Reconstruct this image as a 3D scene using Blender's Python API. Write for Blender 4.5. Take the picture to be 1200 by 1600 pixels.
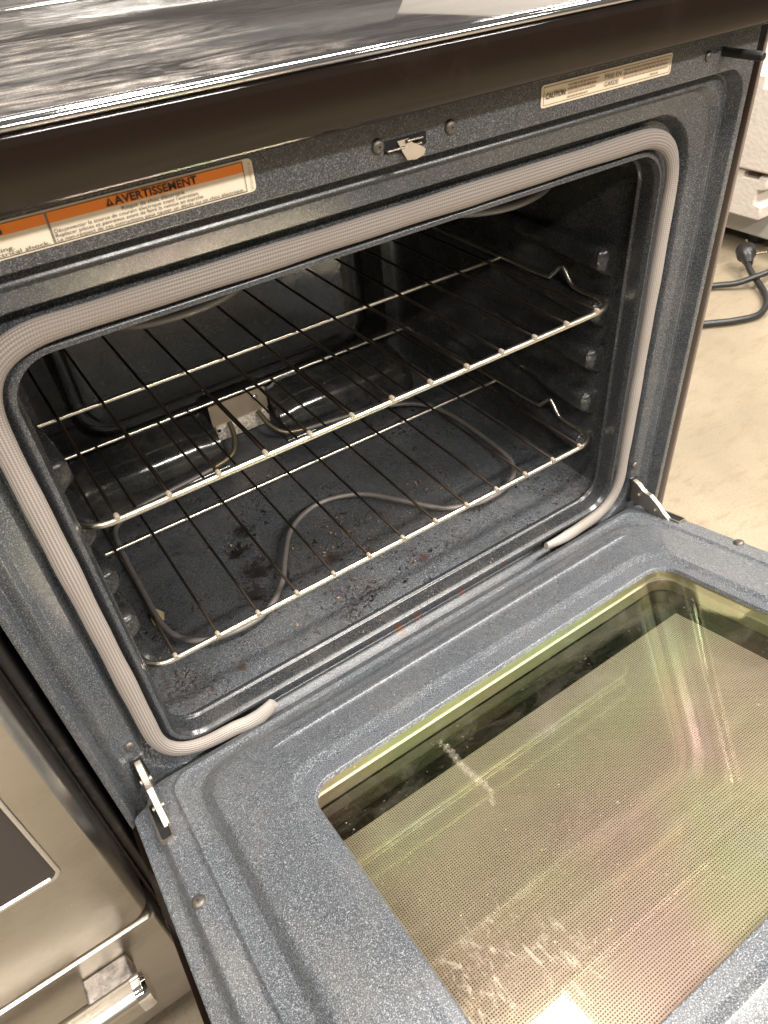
import bpy, bmesh, math, random
from mathutils import Vector, Matrix
random.seed(7)
for o in list(bpy.data.objects): bpy.data.objects.remove(o)
S = bpy.context.scene
COL = S.collection

# ------------------------------------------------------------------ camera
CAM = Vector((-0.28692, -0.44228, 0.98207))
RR = [(0.828714, -0.554496, -0.075944), (-0.412680, -0.513749, -0.752168), (0.378058, 0.654673, -0.654580)]
cd = bpy.data.cameras.new('camera'); co = bpy.data.objects.new('camera', cd); COL.objects.link(co)
r, dwn, f = (Vector(v) for v in RR)
m = Matrix((( r.x, -dwn.x, -f.x, CAM.x), (r.y, -dwn.y, -f.y, CAM.y), (r.z, -dwn.z, -f.z, CAM.z), (0, 0, 0, 1)))
co.matrix_world = m
cd.sensor_fit = 'VERTICAL'; cd.sensor_height = 36; cd.lens = 1140.23 * 36 / 1600
cd.clip_start = .02; cd.clip_end = 200
cd.dof.use_dof = True; cd.dof.focus_distance = .70; cd.dof.aperture_fstop = 20.0
S.camera = co
S.render.resolution_x = 768; S.render.resolution_y = 1024

# ------------------------------------------------------------------ world, lamps, exposure
W = bpy.data.worlds.new('World'); S.world = W; W.use_nodes = True
bg = W.node_tree.nodes['Background']
bg.inputs[0].default_value = (1.0, .92, .83, 1); bg.inputs[1].default_value = .20
def strip(loc, sx, sy, power, col=(1, .95, .885)):
    l = bpy.data.lights.new('ceiling_strip_light', 'AREA'); l.shape = 'RECTANGLE'; l.size = sx; l.size_y = sy
    l.energy = power; l.color = col
    o = bpy.data.objects.new('ceiling_strip_light', l); COL.objects.link(o); o.location = loc
    return o
strip((.12, 1.44, 3.2), 1.2, .5, 140)
strip((.9, -.75, 3.2), 1.2, .32, 130)
strip((-1.6, -.9, 3.2), 1.2, .32, 80)
strip((2.9, -.4, 3.2), 1.2, .32, 125)
strip((-2.4, 1.44, 3.2), 1.2, .5, 80)
strip((4.2, 3.6, 3.2), 1.2, .32, 120)
strip((.9, -3.2, 3.2), 1.2, .32, 165)
strip((-1.6, -3.2, 3.2), 1.2, .32, 110)
strip((2.9, -3.0, 3.2), 1.2, .32, 110)
vs = S.view_settings
vs.view_transform = 'Standard'; vs.look = 'None'; vs.exposure = 0.22; vs.gamma = 1.0; vs.use_curve_mapping = False

# ------------------------------------------------------------------ node helpers
class NT:
    def __init__(s, name):
        s.m = bpy.data.materials.new(name); s.m.use_nodes = True; s.t = s.m.node_tree
        s.p = s.t.nodes['Principled BSDF']; s.out = s.t.nodes['Material Output']
        s.tc = None
    def n(s, typ, **k):
        x = s.t.nodes.new(typ)
        for a, b in k.items(): setattr(x, a, b)
        return x
    def l(s, a, b): s.t.links.new(a, b)
    def co(s):
        if s.tc is None: s.tc = s.n('ShaderNodeTexCoord')
        return s.tc.outputs['Object']
    def mapped(s, scale=(1, 1, 1), rot=(0, 0, 0), loc=(0, 0, 0)):
        x = s.n('ShaderNodeMapping'); s.l(s.co(), x.inputs[0])
        x.inputs['Scale'].default_value = scale; x.inputs['Rotation'].default_value = rot; x.inputs['Location'].default_value = loc
        return x.outputs[0]
    def noise(s, scale, detail=2, rough=.5, vec=None, dist=0):
        x = s.n('ShaderNodeTexNoise'); s.l(vec or s.co(), x.inputs['Vector'])
        x.inputs['Scale'].default_value = scale; x.inputs['Detail'].default_value = detail
        x.inputs['Roughness'].default_value = rough; x.inputs['Distortion'].default_value = dist
        return x.outputs['Fac']
    def ramp(s, fac, stops):
        x = s.n('ShaderNodeValToRGB'); s.l(fac, x.inputs[0]); e = x.color_ramp.elements
        while len(e) < len(stops): e.new(.5)
        for el, (p, c) in zip(e, stops):
            el.position = p; el.color = (c, c, c, 1) if isinstance(c, (int, float)) else (*c, 1)
        return x.outputs[0]
    def math(s, op, a, b=None, c=None, clamp=False):
        x = s.n('ShaderNodeMath', operation=op, use_clamp=clamp)
        for i, v in enumerate((a, b, c)):
            if v is None: continue
            if isinstance(v, (int, float)): x.inputs[i].default_value = v
            else: s.l(v, x.inputs[i])
        return x.outputs[0]
    def mix(s, fac, a, b, blend='MIX'):
        x = s.n('ShaderNodeMix', data_type='RGBA', blend_type=blend)
        for i, v in ((0, fac), (6, a), (7, b)):
            if isinstance(v, (int, float)): x.inputs[i].default_value = v
            elif isinstance(v, tuple): x.inputs[i].default_value = (*v, 1)
            else: s.l(v, x.inputs[i])
        return x.outputs[2]
    def xyz(s):
        x = s.n('ShaderNodeSeparateXYZ'); s.l(s.co(), x.inputs[0]); return x.outputs
    def set(s, **k):
        for a, v in k.items():
            i = s.p.inputs[a.replace('_', ' ')]
            if hasattr(v, 'is_linked'): s.l(v, i)
            elif isinstance(v, tuple): i.default_value = (*v, 1) if len(v) == 3 else v
            else: i.default_value = v
        return s
    def bump(s, h, strength=.3, dist=.001):
        x = s.n('ShaderNodeBump'); x.inputs['Strength'].default_value = strength; x.inputs['Distance'].default_value = dist
        s.l(h, x.inputs['Height']); s.l(x.outputs[0], s.p.inputs['Normal'])
    def spots(s, pts, jitter=.25, nscale=60):
        """mask of irregular spots at given (a, b, radius) on two object axes"""
        sep = s.xyz(); nz = s.noise(nscale, 3, .6); acc = None
        for ax, a, b, rad in pts:
            i, j = {'xy': (0, 1), 'xz': (0, 2)}[ax]
            dx = s.math('SUBTRACT', sep[i], a); dy = s.math('SUBTRACT', sep[j], b)
            d = s.math('SQRT', s.math('ADD', s.math('MULTIPLY', dx, dx), s.math('MULTIPLY', dy, dy)))
            d = s.math('ADD', s.math('DIVIDE', d, rad), s.math('MULTIPLY', s.math('SUBTRACT', nz, .5), jitter * 8))
            mk = s.math('SUBTRACT', 1.6, d, clamp=True)
            acc = mk if acc is None else s.math('MAXIMUM', acc, mk)
        return acc

def simple(name, col, rough=.5, metal=0, **k):
    t = NT(name); t.set(Base_Color=col, Roughness=rough, Metallic=metal, **k); return t.m

def enamel(name, floor=False, dark=1.0, wear=True, dens=1.0, warm=0.0, rmin=.14):
    t = NT(name); bl = 1 - .28 * warm; gn = 1 - .12 * warm
    fine = t.ramp(t.noise(1150, 1.5, .5), [(.51, 0), (.70, 1)])
    fine2 = t.ramp(t.noise(2200, 1, .5), [(.52, 0), (.72, .7)])
    sp = t.math('MULTIPLY', t.math('MAXIMUM', fine, fine2), dens)
    big = t.noise(9, 3, .6)
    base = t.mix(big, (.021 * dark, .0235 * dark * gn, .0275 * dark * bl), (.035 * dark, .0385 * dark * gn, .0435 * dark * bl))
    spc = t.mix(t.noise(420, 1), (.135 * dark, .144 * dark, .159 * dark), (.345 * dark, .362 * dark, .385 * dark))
    c = t.mix(sp, base, spc)
    rough = t.math('MULTIPLY_ADD', t.noise(40, 4, .7), .22, rmin)
    if floor:
        soot = t.ramp(t.noise(11, 4, .65), [(.42, 0), (.62, 1)])
        c = t.mix(t.math('MULTIPLY', soot, .22), c, (.012, .010, .008))
        for sc, lo, hi, ds, col in ((150, .60, .64, 9, (.008, .005, .004)), (320, .58, .62, 13, (.016, .008, .005)), (70, .63, .67, 7, (.014, .008, .005))):
            drip = t.ramp(t.noise(sc, 3, .65, dist=.8), [(lo, 0), (hi, 1)])
            de = t.ramp(t.noise(ds, 2), [(.45, 0), (.58, 1)])
            c = t.mix(t.math('MULTIPLY', drip, de), c, col)
        patch = t.spots([('xy', -.045, .060, .020), ('xy', -.02, .055, .012), ('xy', .044, .070, .010), ('xy', -.25, .065, .022), ('xy', -.23, .05, .012),
                         ('xy', -.06, .035, .010), ('xy', .15, .09, .012)], .5, 120)
        grain = t.ramp(t.noise(210, 4, .7), [(.50, 0), (.58, 1)])
        c = t.mix(t.math('MULTIPLY', t.math('MULTIPLY', patch, grain), .9), c, (.022, .010, .006))
        brown = t.spots([('xy', -.035, .125, .007), ('xy', .004, .105, .007), ('xy', .05, .058, .005), ('xy', -.19, .045, .004)], .15, 120)
        c = t.mix(t.math('MULTIPLY', brown, .7), c, (.045, .020, .011))
        ring = t.spots([('xy', -.115, .165, .013), ('xy', -.12, .205, .011), ('xy', -.135, .13, .010), ('xy', -.10, .235, .010)], .6, 110)
        c = t.mix(t.math('MULTIPLY', ring, .85), c, (.008, .006, .005))
        sep = t.xyz()
        rough = t.math('ADD', rough, t.math('MULTIPLY', soot, .2))
    if name == 'speckled_enamel':
        orange = t.spots([('xz', -.022, .362, .0045), ('xz', .002, .364, .004), ('xz', -.060, .367, .003), ('xz', .064, .361, .003), ('xz', -.012, .372, .003), ('xz', .13, .366, .003)], .4, 200)
        chip = t.math('MULTIPLY', t.spots([('xz', -.303, .402, .010), ('xz', -.296, .388, .009), ('xz', .225, .365, .012), ('xz', .255, .362, .012), ('xz', .195, .362, .008)], .4, 90), t.ramp(t.noise(260, 4, .75), [(.52, 0), (.60, .8)]))
        c = t.mix(chip, c, (.40, .37, .33))
        c = t.mix(orange, c, (.15, .052, .022))
    if wear:
        rust = t.ramp(t.noise(70, 4, .75, dist=.6), [(.70, 0), (.76, 1)])
        rd = t.ramp(t.noise(5, 2), [(.58, 0), (.72, 1)])
        c = t.mix(t.math('MULTIPLY', rust, rd), c, (.10, .045, .02))
        dust = t.ramp(t.noise(16, 5, .7), [(.45, 0), (.8, .16)])
        c = t.mix(dust, c, (.28, .24, .20))
    t.set(Base_Color=c, Roughness=rough, Specular_IOR_Level=.55)
    t.bump(t.noise(420, 2, .5), .10, .0006)
    return t.m

M = {}
M['enamel'] = enamel('speckled_enamel', dens=.7)
M['enamel_cavity'] = enamel('speckled_enamel_cavity_shade', floor=False, dark=.50, dens=.65, warm=.5)  # same enamel as the frame, darkened and warmed to paint in the oven's shade
M['enamel_glossy'] = enamel('glossy_enamel_shaded', dark=.30, dens=.5, warm=1.0, rmin=.02)  # oven enamel at the back: shade and warm room reflection put into the colour
M['enamel_guide'] = enamel('speckled_enamel_guide_shade', dark=.42, dens=.6, warm=.8)  # guide enamel toned down too, shade of the cavity in its colour
M['enamel_floor'] = enamel('speckled_enamel_soiled_floor', floor=True, dark=.98, warm=.2)
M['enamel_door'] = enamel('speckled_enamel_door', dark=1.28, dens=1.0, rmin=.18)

def steel(name, col, rough, axis=0, stretch=60, sc=40, var=.1, dirt=.0):
    t = NT(name); scl = [stretch] * 3; scl[axis] = 1.0
    g = t.noise(sc, 3, .6, vec=t.mapped(tuple(scl)))
    c = t.mix(g, tuple(v * .88 for v in col), tuple(min(1, v * 1.08) for v in col))
    if dirt:
        c = t.mix(t.ramp(t.noise(9, 5, .7), [(.45, 0), (.75, dirt)]), c, (.16, .12, .08))
    t.set(Base_Color=c, Metallic=1.0, Roughness=t.math('MULTIPLY_ADD', g, var, rough))
    t.bump(g, .05, .0003); return t.m
M['stainless'] = steel('brushed_stainless', (.54, .50, .44), .24, 0, 40, 30, .12, .35)
M['chrome'] = simple('polished_chrome', (.85, .83, .80), .08, 1)
M['trim'] = simple('dark_chrome_trim', (.50, .49, .49), .07, 1)
M['nickel'] = steel('nickel_rack_wire', (.84, .77, .64), .24, 0, 1, 25, .12, .25)
M['weld'] = simple('worn_weld_tip', (.62, .53, .42), .45, .6)
M['rod'] = steel('sooty_rack_rod', (.19, .145, .11), .34, 1, 1, 40, .2, .4)
M['zinc'] = steel('zinc_hinge_steel', (.46, .42, .36), .36, 0, 1, 120, .15, .4)
M['element'] = NT('oxidised_element').set(Roughness=.5).m
t = NT('oxidised_element_tube'); t.set(Base_Color=t.mix(t.noise(60, 4, .6), (.13, .115, .105), (.27, .24, .22)), Metallic=.35, Roughness=.48); t.bump(t.noise(500, 2), .2, .0004); M['element'] = t.m
t = NT('broil_element_tube'); t.set(Base_Color=(.16, .15, .15), Metallic=.4, Roughness=.4); M['broil'] = t.m

t = NT('black_gloss_enamel')
g = t.ramp(t.noise(30, 5, .7), [(.55, 0), (.9, .12)])
t.set(Base_Color=t.mix(g, (.010, .006, .004), (.07, .055, .045)), Roughness=t.math('MULTIPLY_ADD', t.noise(14, 4, .7), .10, .02), Specular_IOR_Level=.45); M['black_gloss'] = t.m
M['black_panel'] = (lambda t: (t.set(Base_Color=t.mix(t.ramp(t.noise(120, 4, .7), [(.55, 0), (.75, .5)]), (.010, .009, .008), (.10, .08, .065)), Roughness=.42), t.m)[1])(NT('dusty_black_panel'))
M['black'] = simple('black_plastic', (.012, .011, .011), .4)
M['dark_void'] = simple('dark_void', (.004, .004, .004), .9)
M['brownedge'] = simple('worn_panel_edge', (.16, .12, .10), .4)

# dusty cooktop glass
t = NT('dusty_black_glass')
st = t.noise(6, 6, .66, vec=t.mapped((1.7, 3.2, 1), (0, 0, .3)), dist=1.4)
st2 = t.noise(26, 4, .6, vec=t.mapped((1.0, 4.0, 1), (0, 0, -.2)), dist=1.5)
dust = t.ramp(t.math('MULTIPLY_ADD', st2, .45, t.math('MULTIPLY', st, .75)), [(.52, .02), (.62, .35), (.78, 1)])
gr = t.ramp(t.noise(900, 2), [(.35, .55), (.7, 1)])
sx = t.xyz(); wiped = t.ramp(t.math('ADD', t.math('MULTIPLY_ADD', sx[0], 1.0, .40), t.math('MULTIPLY', t.noise(12, 3), .18)), [(.37, 1), (.46, .12)])
dm = t.math('MULTIPLY', t.math('MULTIPLY', dust, gr), wiped)
t.set(Base_Color=t.mix(dm, (.010, .009, .009), (.30, .265, .235)), Roughness=t.math('MULTIPLY_ADD', dm, .5, .035), Specular_IOR_Level=.6)
M['cooktop'] = t.m

# woven gasket
t = NT('woven_fibreglass')
uvn = t.n('ShaderNodeUVMap'); sp = t.n('ShaderNodeSeparateXYZ'); t.l(uvn.outputs[0], sp.inputs[0])
a = t.math('SINE', t.math('ADD', t.math('MULTIPLY', sp.outputs[0], 2 * math.pi * 560), t.math('MULTIPLY', t.math('FLOOR', t.math('MULTIPLY', sp.outputs[1], 22)), 2.1)))
b = t.math('SINE', t.math('MULTIPLY', sp.outputs[1], 2 * math.pi * 20))
wv = t.math('MULTIPLY_ADD', a, .18, t.math('MULTIPLY_ADD', b, .28, .5))
c = t.mix(wv, (.145, .124, .110), (.40, .355, .318))
c = t.mix(t.ramp(t.noise(12, 4, .6), [(.42, 0), (.78, .65)]), c, (.26, .22, .19))
ends = t.spots([('xz', -.195, .378, .030), ('xz', .185, .377, .030)], .1, 60)
c = t.mix(t.math('MULTIPLY', ends, .22), c, (.66, .62, .56))
t.set(Base_Color=c, Roughness=.85, Specular_IOR_Level=.2); t.bump(wv, .40, .0010); M['gasket'] = t.m

# labels
M['label'] = (lambda t: (t.set(Base_Color=t.mix(t.noise(60, 4, .6), (.74, .64, .50), (.82, .72, .58)), Roughness=.38), t.m)[1])(NT('aged_label_paper'))
M['label2'] = (lambda t: (t.set(Base_Color=t.mix(t.noise(60, 4, .6), (.74, .61, .45), (.82, .69, .52)), Roughness=.38), t.m)[1])(NT('aged_caution_paper'))
M['orange'] = simple('orange_print', (.95, .25, .012), .4)
M['ink'] = simple('black_ink', (.022, .016, .012), .5)
M['faint_ink'] = simple('faded_ink', (.36, .28, .20), .6)

# door glass: coated (thin-film) reflection over clear glass
STREAK = [(-.0945 - (.0035 if i == 10 else 0) + .0012 * math.sin(i), .168 + i * .0074) for i in range(11)]
def coated(name, marks=1.0):
    t = NT(name)
    hue = t.noise(5.0, 2, .5, dist=.8)
    gl = t.n('ShaderNodeBsdfGlossy'); gl.inputs['Roughness'].default_value = .03
    t.l(t.ramp(hue, [(.32, (1.0, .62, .66)), (.40, (1.0, .80, .64)), (.47, (1.0, .95, .60)), (.56, (.80, 1.0, .55)), (.64, (.68, .95, .82)), (.72, (1.0, .72, .82))]), gl.inputs[0])
    tr = t.n('ShaderNodeBsdfTransparent'); t.l(t.ramp(hue, [(.34, (.96, .935, .92)), (.46, (.96, .95, .915)), (.56, (.95, .955, .905)), (.68, (.96, .94, .93))]), tr.inputs[0])
    smear = t.ramp(t.noise(14, 5, .72, vec=t.mapped((1.0, 2.4, 1)), dist=.8), [(.50, 0), (.82, .06)])
    chalk = t.math('MULTIPLY', t.spots([('xy', x_, -u_, .0016 + .0012 * math.sin(3.1 * (u_ - .16) / .09)) for x_, u_ in STREAK], .12, 260), t.ramp(t.noise(700, 3, .7), [(.42, 0), (.62, .42)]))
    drip = t.math('MULTIPLY', t.spots([('xy', -.185, -.345, .026), ('xy', -.165, -.325, .022), ('xy', -.148, -.358, .022)], .2, 40),
                  t.ramp(t.noise(120, 4, .7, vec=t.mapped((1.6, .55, 1), (0, 0, .5)), dist=.9), [(.55, 0), (.66, .30)]))
    dots_ = t.ramp(t.noise(330, 2, .6), [(.71, 0), (.75, .35)])
    smear = t.math('MAXIMUM', t.math('MAXIMUM', smear, t.math('MULTIPLY', dots_, marks)), t.math('MULTIPLY', t.math('MAXIMUM', chalk, drip), marks))
    df = t.n('ShaderNodeBsdfDiffuse'); df.inputs[0].default_value = (.62, .56, .46, 1)
    mx = t.n('ShaderNodeMixShader'); t.l(smear, mx.inputs[0]); t.l(tr.outputs[0], mx.inputs[1]); t.l(df.outputs[0], mx.inputs[2])
    fr_ = t.n('ShaderNodeFresnel'); t.l(t.math('MULTIPLY_ADD', t.n('ShaderNodeNewGeometry').outputs['Backfacing'], 1 / 2.05 - 2.05, 2.05), fr_.inputs[0])
    m2 = t.n('ShaderNodeMixShader'); t.l(fr_.outputs[0], m2.inputs[0]); t.l(mx.outputs[0], m2.inputs[1]); t.l(gl.outputs[0], m2.inputs[2])
    t.l(m2.outputs[0], t.out.inputs[0]); return t.m
M['coated'] = coated('coated_inner_glass')
M['coated_mid'] = coated('coated_middle_glass', 0.0)
# dotted outer pane (object space = door local x, -u, h)
t = NT('dotted_outer_glass')
sp = t.xyz(); pit = .0020
def fr(v): return t.math('SUBTRACT', t.math('FRACT', t.math('DIVIDE', v, pit)), .5)
fx = fr(sp[0]); fy = fr(sp[1])
dd = t.math('SQRT', t.math('ADD', t.math('MULTIPLY', t.math('MULTIPLY', fx, fx), .55), t.math('MULTIPLY', fy, fy)))
dot = t.math('LESS_THAN', dd, .225)
ins = t.math('MULTIPLY', t.math('MULTIPLY', t.math('GREATER_THAN', sp[0], -.206), t.math('LESS_THAN', sp[0], .199)),
             t.math('MULTIPLY', t.math('LESS_THAN', sp[1], -.168), t.math('GREATER_THAN', sp[1], -.452)))
opq = t.math('MAXIMUM', dot, t.math('SUBTRACT', 1, ins))
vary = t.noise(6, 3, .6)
frit_veil = t.mix(vary, (.40, .365, .305), (.66, .605, .525))  # beige frit, lightened to carry the pale ceiling reflection in its colour
t.set(Base_Color=t.mix(dot, t.mix(opq, frit_veil, (.006, .006, .006)), (.018, .014, .010)), Roughness=t.math('MULTIPLY_ADD', opq, -.24, .28), Metallic=t.math('MULTIPLY', t.math('SUBTRACT', 1, opq), .22), IOR=1.6)
M['dotted'] = t.m

t = NT('tan_concrete')
n1 = t.noise(2.2, 6, .62, dist=.4); n2 = t.noise(14, 5, .65, vec=t.mapped((1, 3, 1), (0, 0, .5)), dist=.5); n3 = t.noise(260, 2)
c = t.mix(t.ramp(n1, [(.3, 0), (.7, 1)]), (.175, .143, .098), (.27, .225, .158))
c = t.mix(t.ramp(n2, [(.52, 0), (.72, .55)]), c, (.14, .10, .062))
c = t.mix(t.ramp(n3, [(.3, .45), (.55, 0)]), c, (.15, .105, .06))
sc = t.ramp(t.noise(22, 5, .7, vec=t.mapped((1, 7, 1), (0, 0, -.7)), dist=.3), [(.60, 0), (.68, .45)])
c = t.mix(sc, c, (.15, .108, .066))
c = t.mix(t.ramp(t.noise(60, 4, .7), [(.66, 0), (.72, .6)]), c, (.10, .075, .05))
t.set(Base_Color=c, Roughness=.42); t.bump(n2, .15, .002); M['floor'] = t.m
t = NT('white_foam'); c = t.mix(t.noise(30, 4, .7), (.40, .35, .30), (.50, .45, .395))
vo = t.n('ShaderNodeTexVoronoi'); vo.inputs['Scale'].default_value = 90; t.l(t.co(), vo.inputs['Vector'])
c = t.mix(t.ramp(t.noise(120, 3, .6), [(.60, 0), (.70, .6)]), c, (.28, .23, .19))
t.set(Base_Color=c, Roughness=.8); t.bump(vo.outputs[0], .25, .003); M['foam'] = t.m
M['white_paint'] = (lambda t: (t.set(Base_Color=t.mix(t.noise(5, 3), (.60, .58, .53), (.68, .66, .60)), Roughness=.35), t.m)[1])(NT('white_appliance_paint'))
M['grey_paint'] = simple('grey_base_paint', (.36, .35, .32), .4)
M['ceramic'] = (lambda t: (t.set(Base_Color=t.mix(t.ramp(t.noise(240, 3, .7), [(.45, 0), (.6, 1)]), (.62, .56, .48), (.25, .2, .16)), Roughness=.7), t.m)[1])(NT('pitted_ceramic'))
M['bracket'] = simple('beige_bracket', (.34, .27, .19), .4, .5)
M['brass'] = simple('brassy_pin', (.20, .165, .105), .42, .8)
M['crumb'] = (lambda t: (t.set(Base_Color=t.mix(t.noise(70, 2), (.05, .02, .01), (.45, .30, .15)), Roughness=.9), t.m)[1])(NT('crumb_brown'))
M['paper_bit'] = simple('burnt_paper', (.45, .36, .20), .9)
M['backguard'] = simple('charcoal_backguard', (.05, .045, .042), .35)
M['smoke_glass'] = simple('smoked_window', (.035, .028, .025), .12)

# ------------------------------------------------------------------ mesh helpers
def link(o, parent=None):
    COL.objects.link(o)
    if parent is not None: o.parent = parent
    return o
def mk(name, verts, faces, mat, parent=None, smooth=35):
    me = bpy.data.meshes.new(name); me.from_pydata([tuple(v) for v in verts], [], faces); me.update()
    bm = bmesh.new(); bm.from_mesh(me); bmesh.ops.recalc_face_normals(bm, faces=bm.faces); bm.to_mesh(me); bm.free()
    me.materials.append(mat)
    if smooth:
        me.shade_smooth(); me.set_sharp_from_angle(angle=math.radians(smooth))
    return link(bpy.data.objects.new(name, me), parent)
def tag(o, label=None, cat=None, group=None, kind=None):
    if label: o['label'] = label
    if cat: o['category'] = cat
    if group: o['group'] = group
    if kind: o['kind'] = kind
    return o
def empty(name, loc, label, cat, group=None, rz=0):
    o = bpy.data.objects.new(name, None); o.location = loc; o.rotation_euler.z = rz; o.empty_display_size = .05
    link(o); return tag(o, label, cat, group)
def bmobj(name, bm, mat, parent=None, smooth=35):
    me = bpy.data.meshes.new(name); bm.to_mesh(me); bm.free(); me.materials.append(mat)
    if smooth: me.shade_smooth(); me.set_sharp_from_angle(angle=math.radians(smooth))
    return link(bpy.data.objects.new(name, me), parent)
def box(name, lo, hi, mat, parent=None, bev=.002, seg=3):
    bm = bmesh.new(); bmesh.ops.create_cube(bm, size=1)
    lo = Vector(lo); hi = Vector(hi); c = (lo + hi) / 2; d = hi - lo
    for v in bm.verts: v.co = Vector((v.co.x * d.x, v.co.y * d.y, v.co.z * d.z)) + c
    if bev: bmesh.ops.bevel(bm, geom=bm.edges[:], offset=min(bev, min(d) * .45), segments=seg, affect='EDGES', profile=.5)
    return bmobj(name, bm, mat, parent)
def rrect(x0, x1, b0, b1, rad, n=8):
    """rounded rectangle, counter-clockwise, 4*(n+1) points"""
    rad = min(rad, (x1 - x0) * .49, (b1 - b0) * .49); P = []
    for cx, cy, a0 in ((x1 - rad, b1 - rad, 0), (x0 + rad, b1 - rad, 90), (x0 + rad, b0 + rad, 180), (x1 - rad, b0 + rad, 270)):
        for i in range(n + 1):
            a = math.radians(a0 + 90 * i / n); P.append((cx + rad * math.cos(a), cy + rad * math.sin(a)))
    return P
def fillet_loops(L, d):
    out = [L[0]]
    for k in range(1, len(L) - 1):
        A, P, B = L[k - 1], L[k], L[k + 1]; dk = d[k] if isinstance(d, (list, tuple)) else d
        if dk <= 0: out.append(P); continue
        la, lb, lc, ld, le = [], [], [], [], []
        for a, p, b in zip(A, P, B):
            ua = a - p; ub = b - p
            s = p + ua * min(.48, dk / max(ua.length, 1e-6)); e = p + ub * min(.48, dk / max(ub.length, 1e-6))
            for lst, w in ((la, 0), (lb, .25), (lc, .5), (ld, .75), (le, 1)):
                lst.append(s * (1 - w) ** 2 + p * 2 * w * (1 - w) + e * w * w)
        out += [la, lb, lc, ld, le]
    out.append(L[-1]); return out
def loft(name, loops, mat, parent=None, fil=.003, cap_last=False, cap_first=False, smooth=40):
    loops = [[Vector(p) for p in L] for L in loops]
    if fil: loops = fillet_loops(loops, fil)
    n = len(loops[0]); V = [p for L in loops for p in L]; F = []
    for k in range(len(loops) - 1):
        for i in range(n):
            j = (i + 1) % n; F.append((k * n + i, k * n + j, (k + 1) * n + j, (k + 1) * n + i))
    if cap_last: F.append(tuple(range((len(loops) - 1) * n, len(loops) * n)))
    if cap_first: F.append(tuple(range(n))[::-1])
    return mk(name, V, F, mat, parent, smooth)
def smooth_path(P, sub=8):
    P = [Vector(p) for p in P]; out = []
    for i in range(len(P) - 1):
        p0 = P[max(i - 1, 0)]; p1 = P[i]; p2 = P[i + 1]; p3 = P[min(i + 2, len(P) - 1)]
        for k in range(sub):
            u = k / sub
            out.append(.5 * ((2 * p1) + (p2 - p0) * u + (2 * p0 - 5 * p1 + 4 * p2 - p3) * u * u + (3 * p1 - p0 - 3 * p2 + p3) * u ** 3))
    out.append(P[-1]); return out
def tube(name, P, rad, mat, parent=None, n=10, closed=False, radf=None, up=Vector((0, 0, 1)), uv=False, sect=None):
    P = [Vector(p) for p in P]; V = []; F = []; N = len(P); dist = [0]
    for i in range(1, N): dist.append(dist[-1] + (P[i] - P[i - 1]).length)
    prev = None
    for i, p in enumerate(P):
        tg = (P[min(i + 1, N - 1)] - P[max(i - 1, 0)]).normalized()
        if prev is None:
            a = tg.cross(up)
            if a.length < 1e-4: a = tg.cross(Vector((0, 1, 0)))
            a.normalize()
        else:
            a = (prev - tg * prev.dot(tg)).normalized()
        prev = a; b = tg.cross(a)
        s = radf(i / (N - 1)) if radf else 1
        for k in range(n):
            th = 2 * math.pi * k / n
            if sect: ca, cb = sect(th)
            else: ca, cb = math.cos(th), math.sin(th)
            V.append(p + (a * ca + b * cb) * rad * s)
    for i in range(N - 1):
        for k in range(n):
            j = (k + 1) % n; F.append((i * n + k, i * n + j, (i + 1) * n + j, (i + 1) * n + k))
    F.append(tuple(range(n))[::-1]); F.append(tuple(range((N - 1) * n, N * n)))
    o = mk(name, V, F, mat, parent, 50)
    if uv:
        me = o.data; ul = me.uv_layers.new(name='UVMap')
        for poly in me.polygons:
            ks = [me.loops[li].vertex_index % n for li in poly.loop_indices]; wrap = max(ks) - min(ks) > n / 2
            for li in poly.loop_indices:
                vi = me.loops[li].vertex_index; k = vi % n
                if wrap and k == 0: k = n
                ul.data[li].uv = (dist[vi // n], k / n)
    return o
def arc_corner(a, c, b, rad, n=6):
    """points rounding corner c between a and b"""
    a, c, b = Vector(a), Vector(c), Vector(b); ua = (a - c).normalized(); ub = (b - c).normalized()
    s = c + ua * rad; e = c + ub * rad
    return [s * (1 - w) ** 2 + c * 2 * w * (1 - w) + e * w * w for w in [i / n for i in range(n + 1)]]
def text_mesh(name, body, size, mat, parent, loc, xdir, zdir, align='LEFT', stretch=1.0, bold=0.0, maxw=None):
    cu = bpy.data.curves.new('txt', 'FONT'); cu.body = body; cu.size = size; cu.align_x = align; cu.offset = bold; cu.resolution_u = 3
    tmp = bpy.data.objects.new('txt', cu); COL.objects.link(tmp)
    dg = bpy.context.evaluated_depsgraph_get(); me = bpy.data.meshes.new_from_object(tmp.evaluated_get(dg))
    bpy.data.objects.remove(tmp); xd = Vector(xdir); zd = Vector(zdir); L = Vector(loc)
    if maxw:
        xs = [v.co.x for v in me.vertices]; stretch = maxw / (max(xs) - min(xs))
    for v in me.vertices: v.co = L + xd * v.co.x * stretch + zd * v.co.y
    me.name = name; me.materials.clear(); me.materials.append(mat)
    return link(bpy.data.objects.new(name, me), parent)
def rect_plate(name, x0, x1, z0, z1, y, th, rad, mat, parent=None):
    A = [(x, y + th, z) for x, z in rrect(x0, x1, z0, z1, rad, 5)]; B = [(x, y, z) for x, z in rrect(x0, x1, z0, z1, rad, 5)]
    return loft(name, [A, B], mat, parent, fil=0, cap_last=True, cap_first=True)
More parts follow.
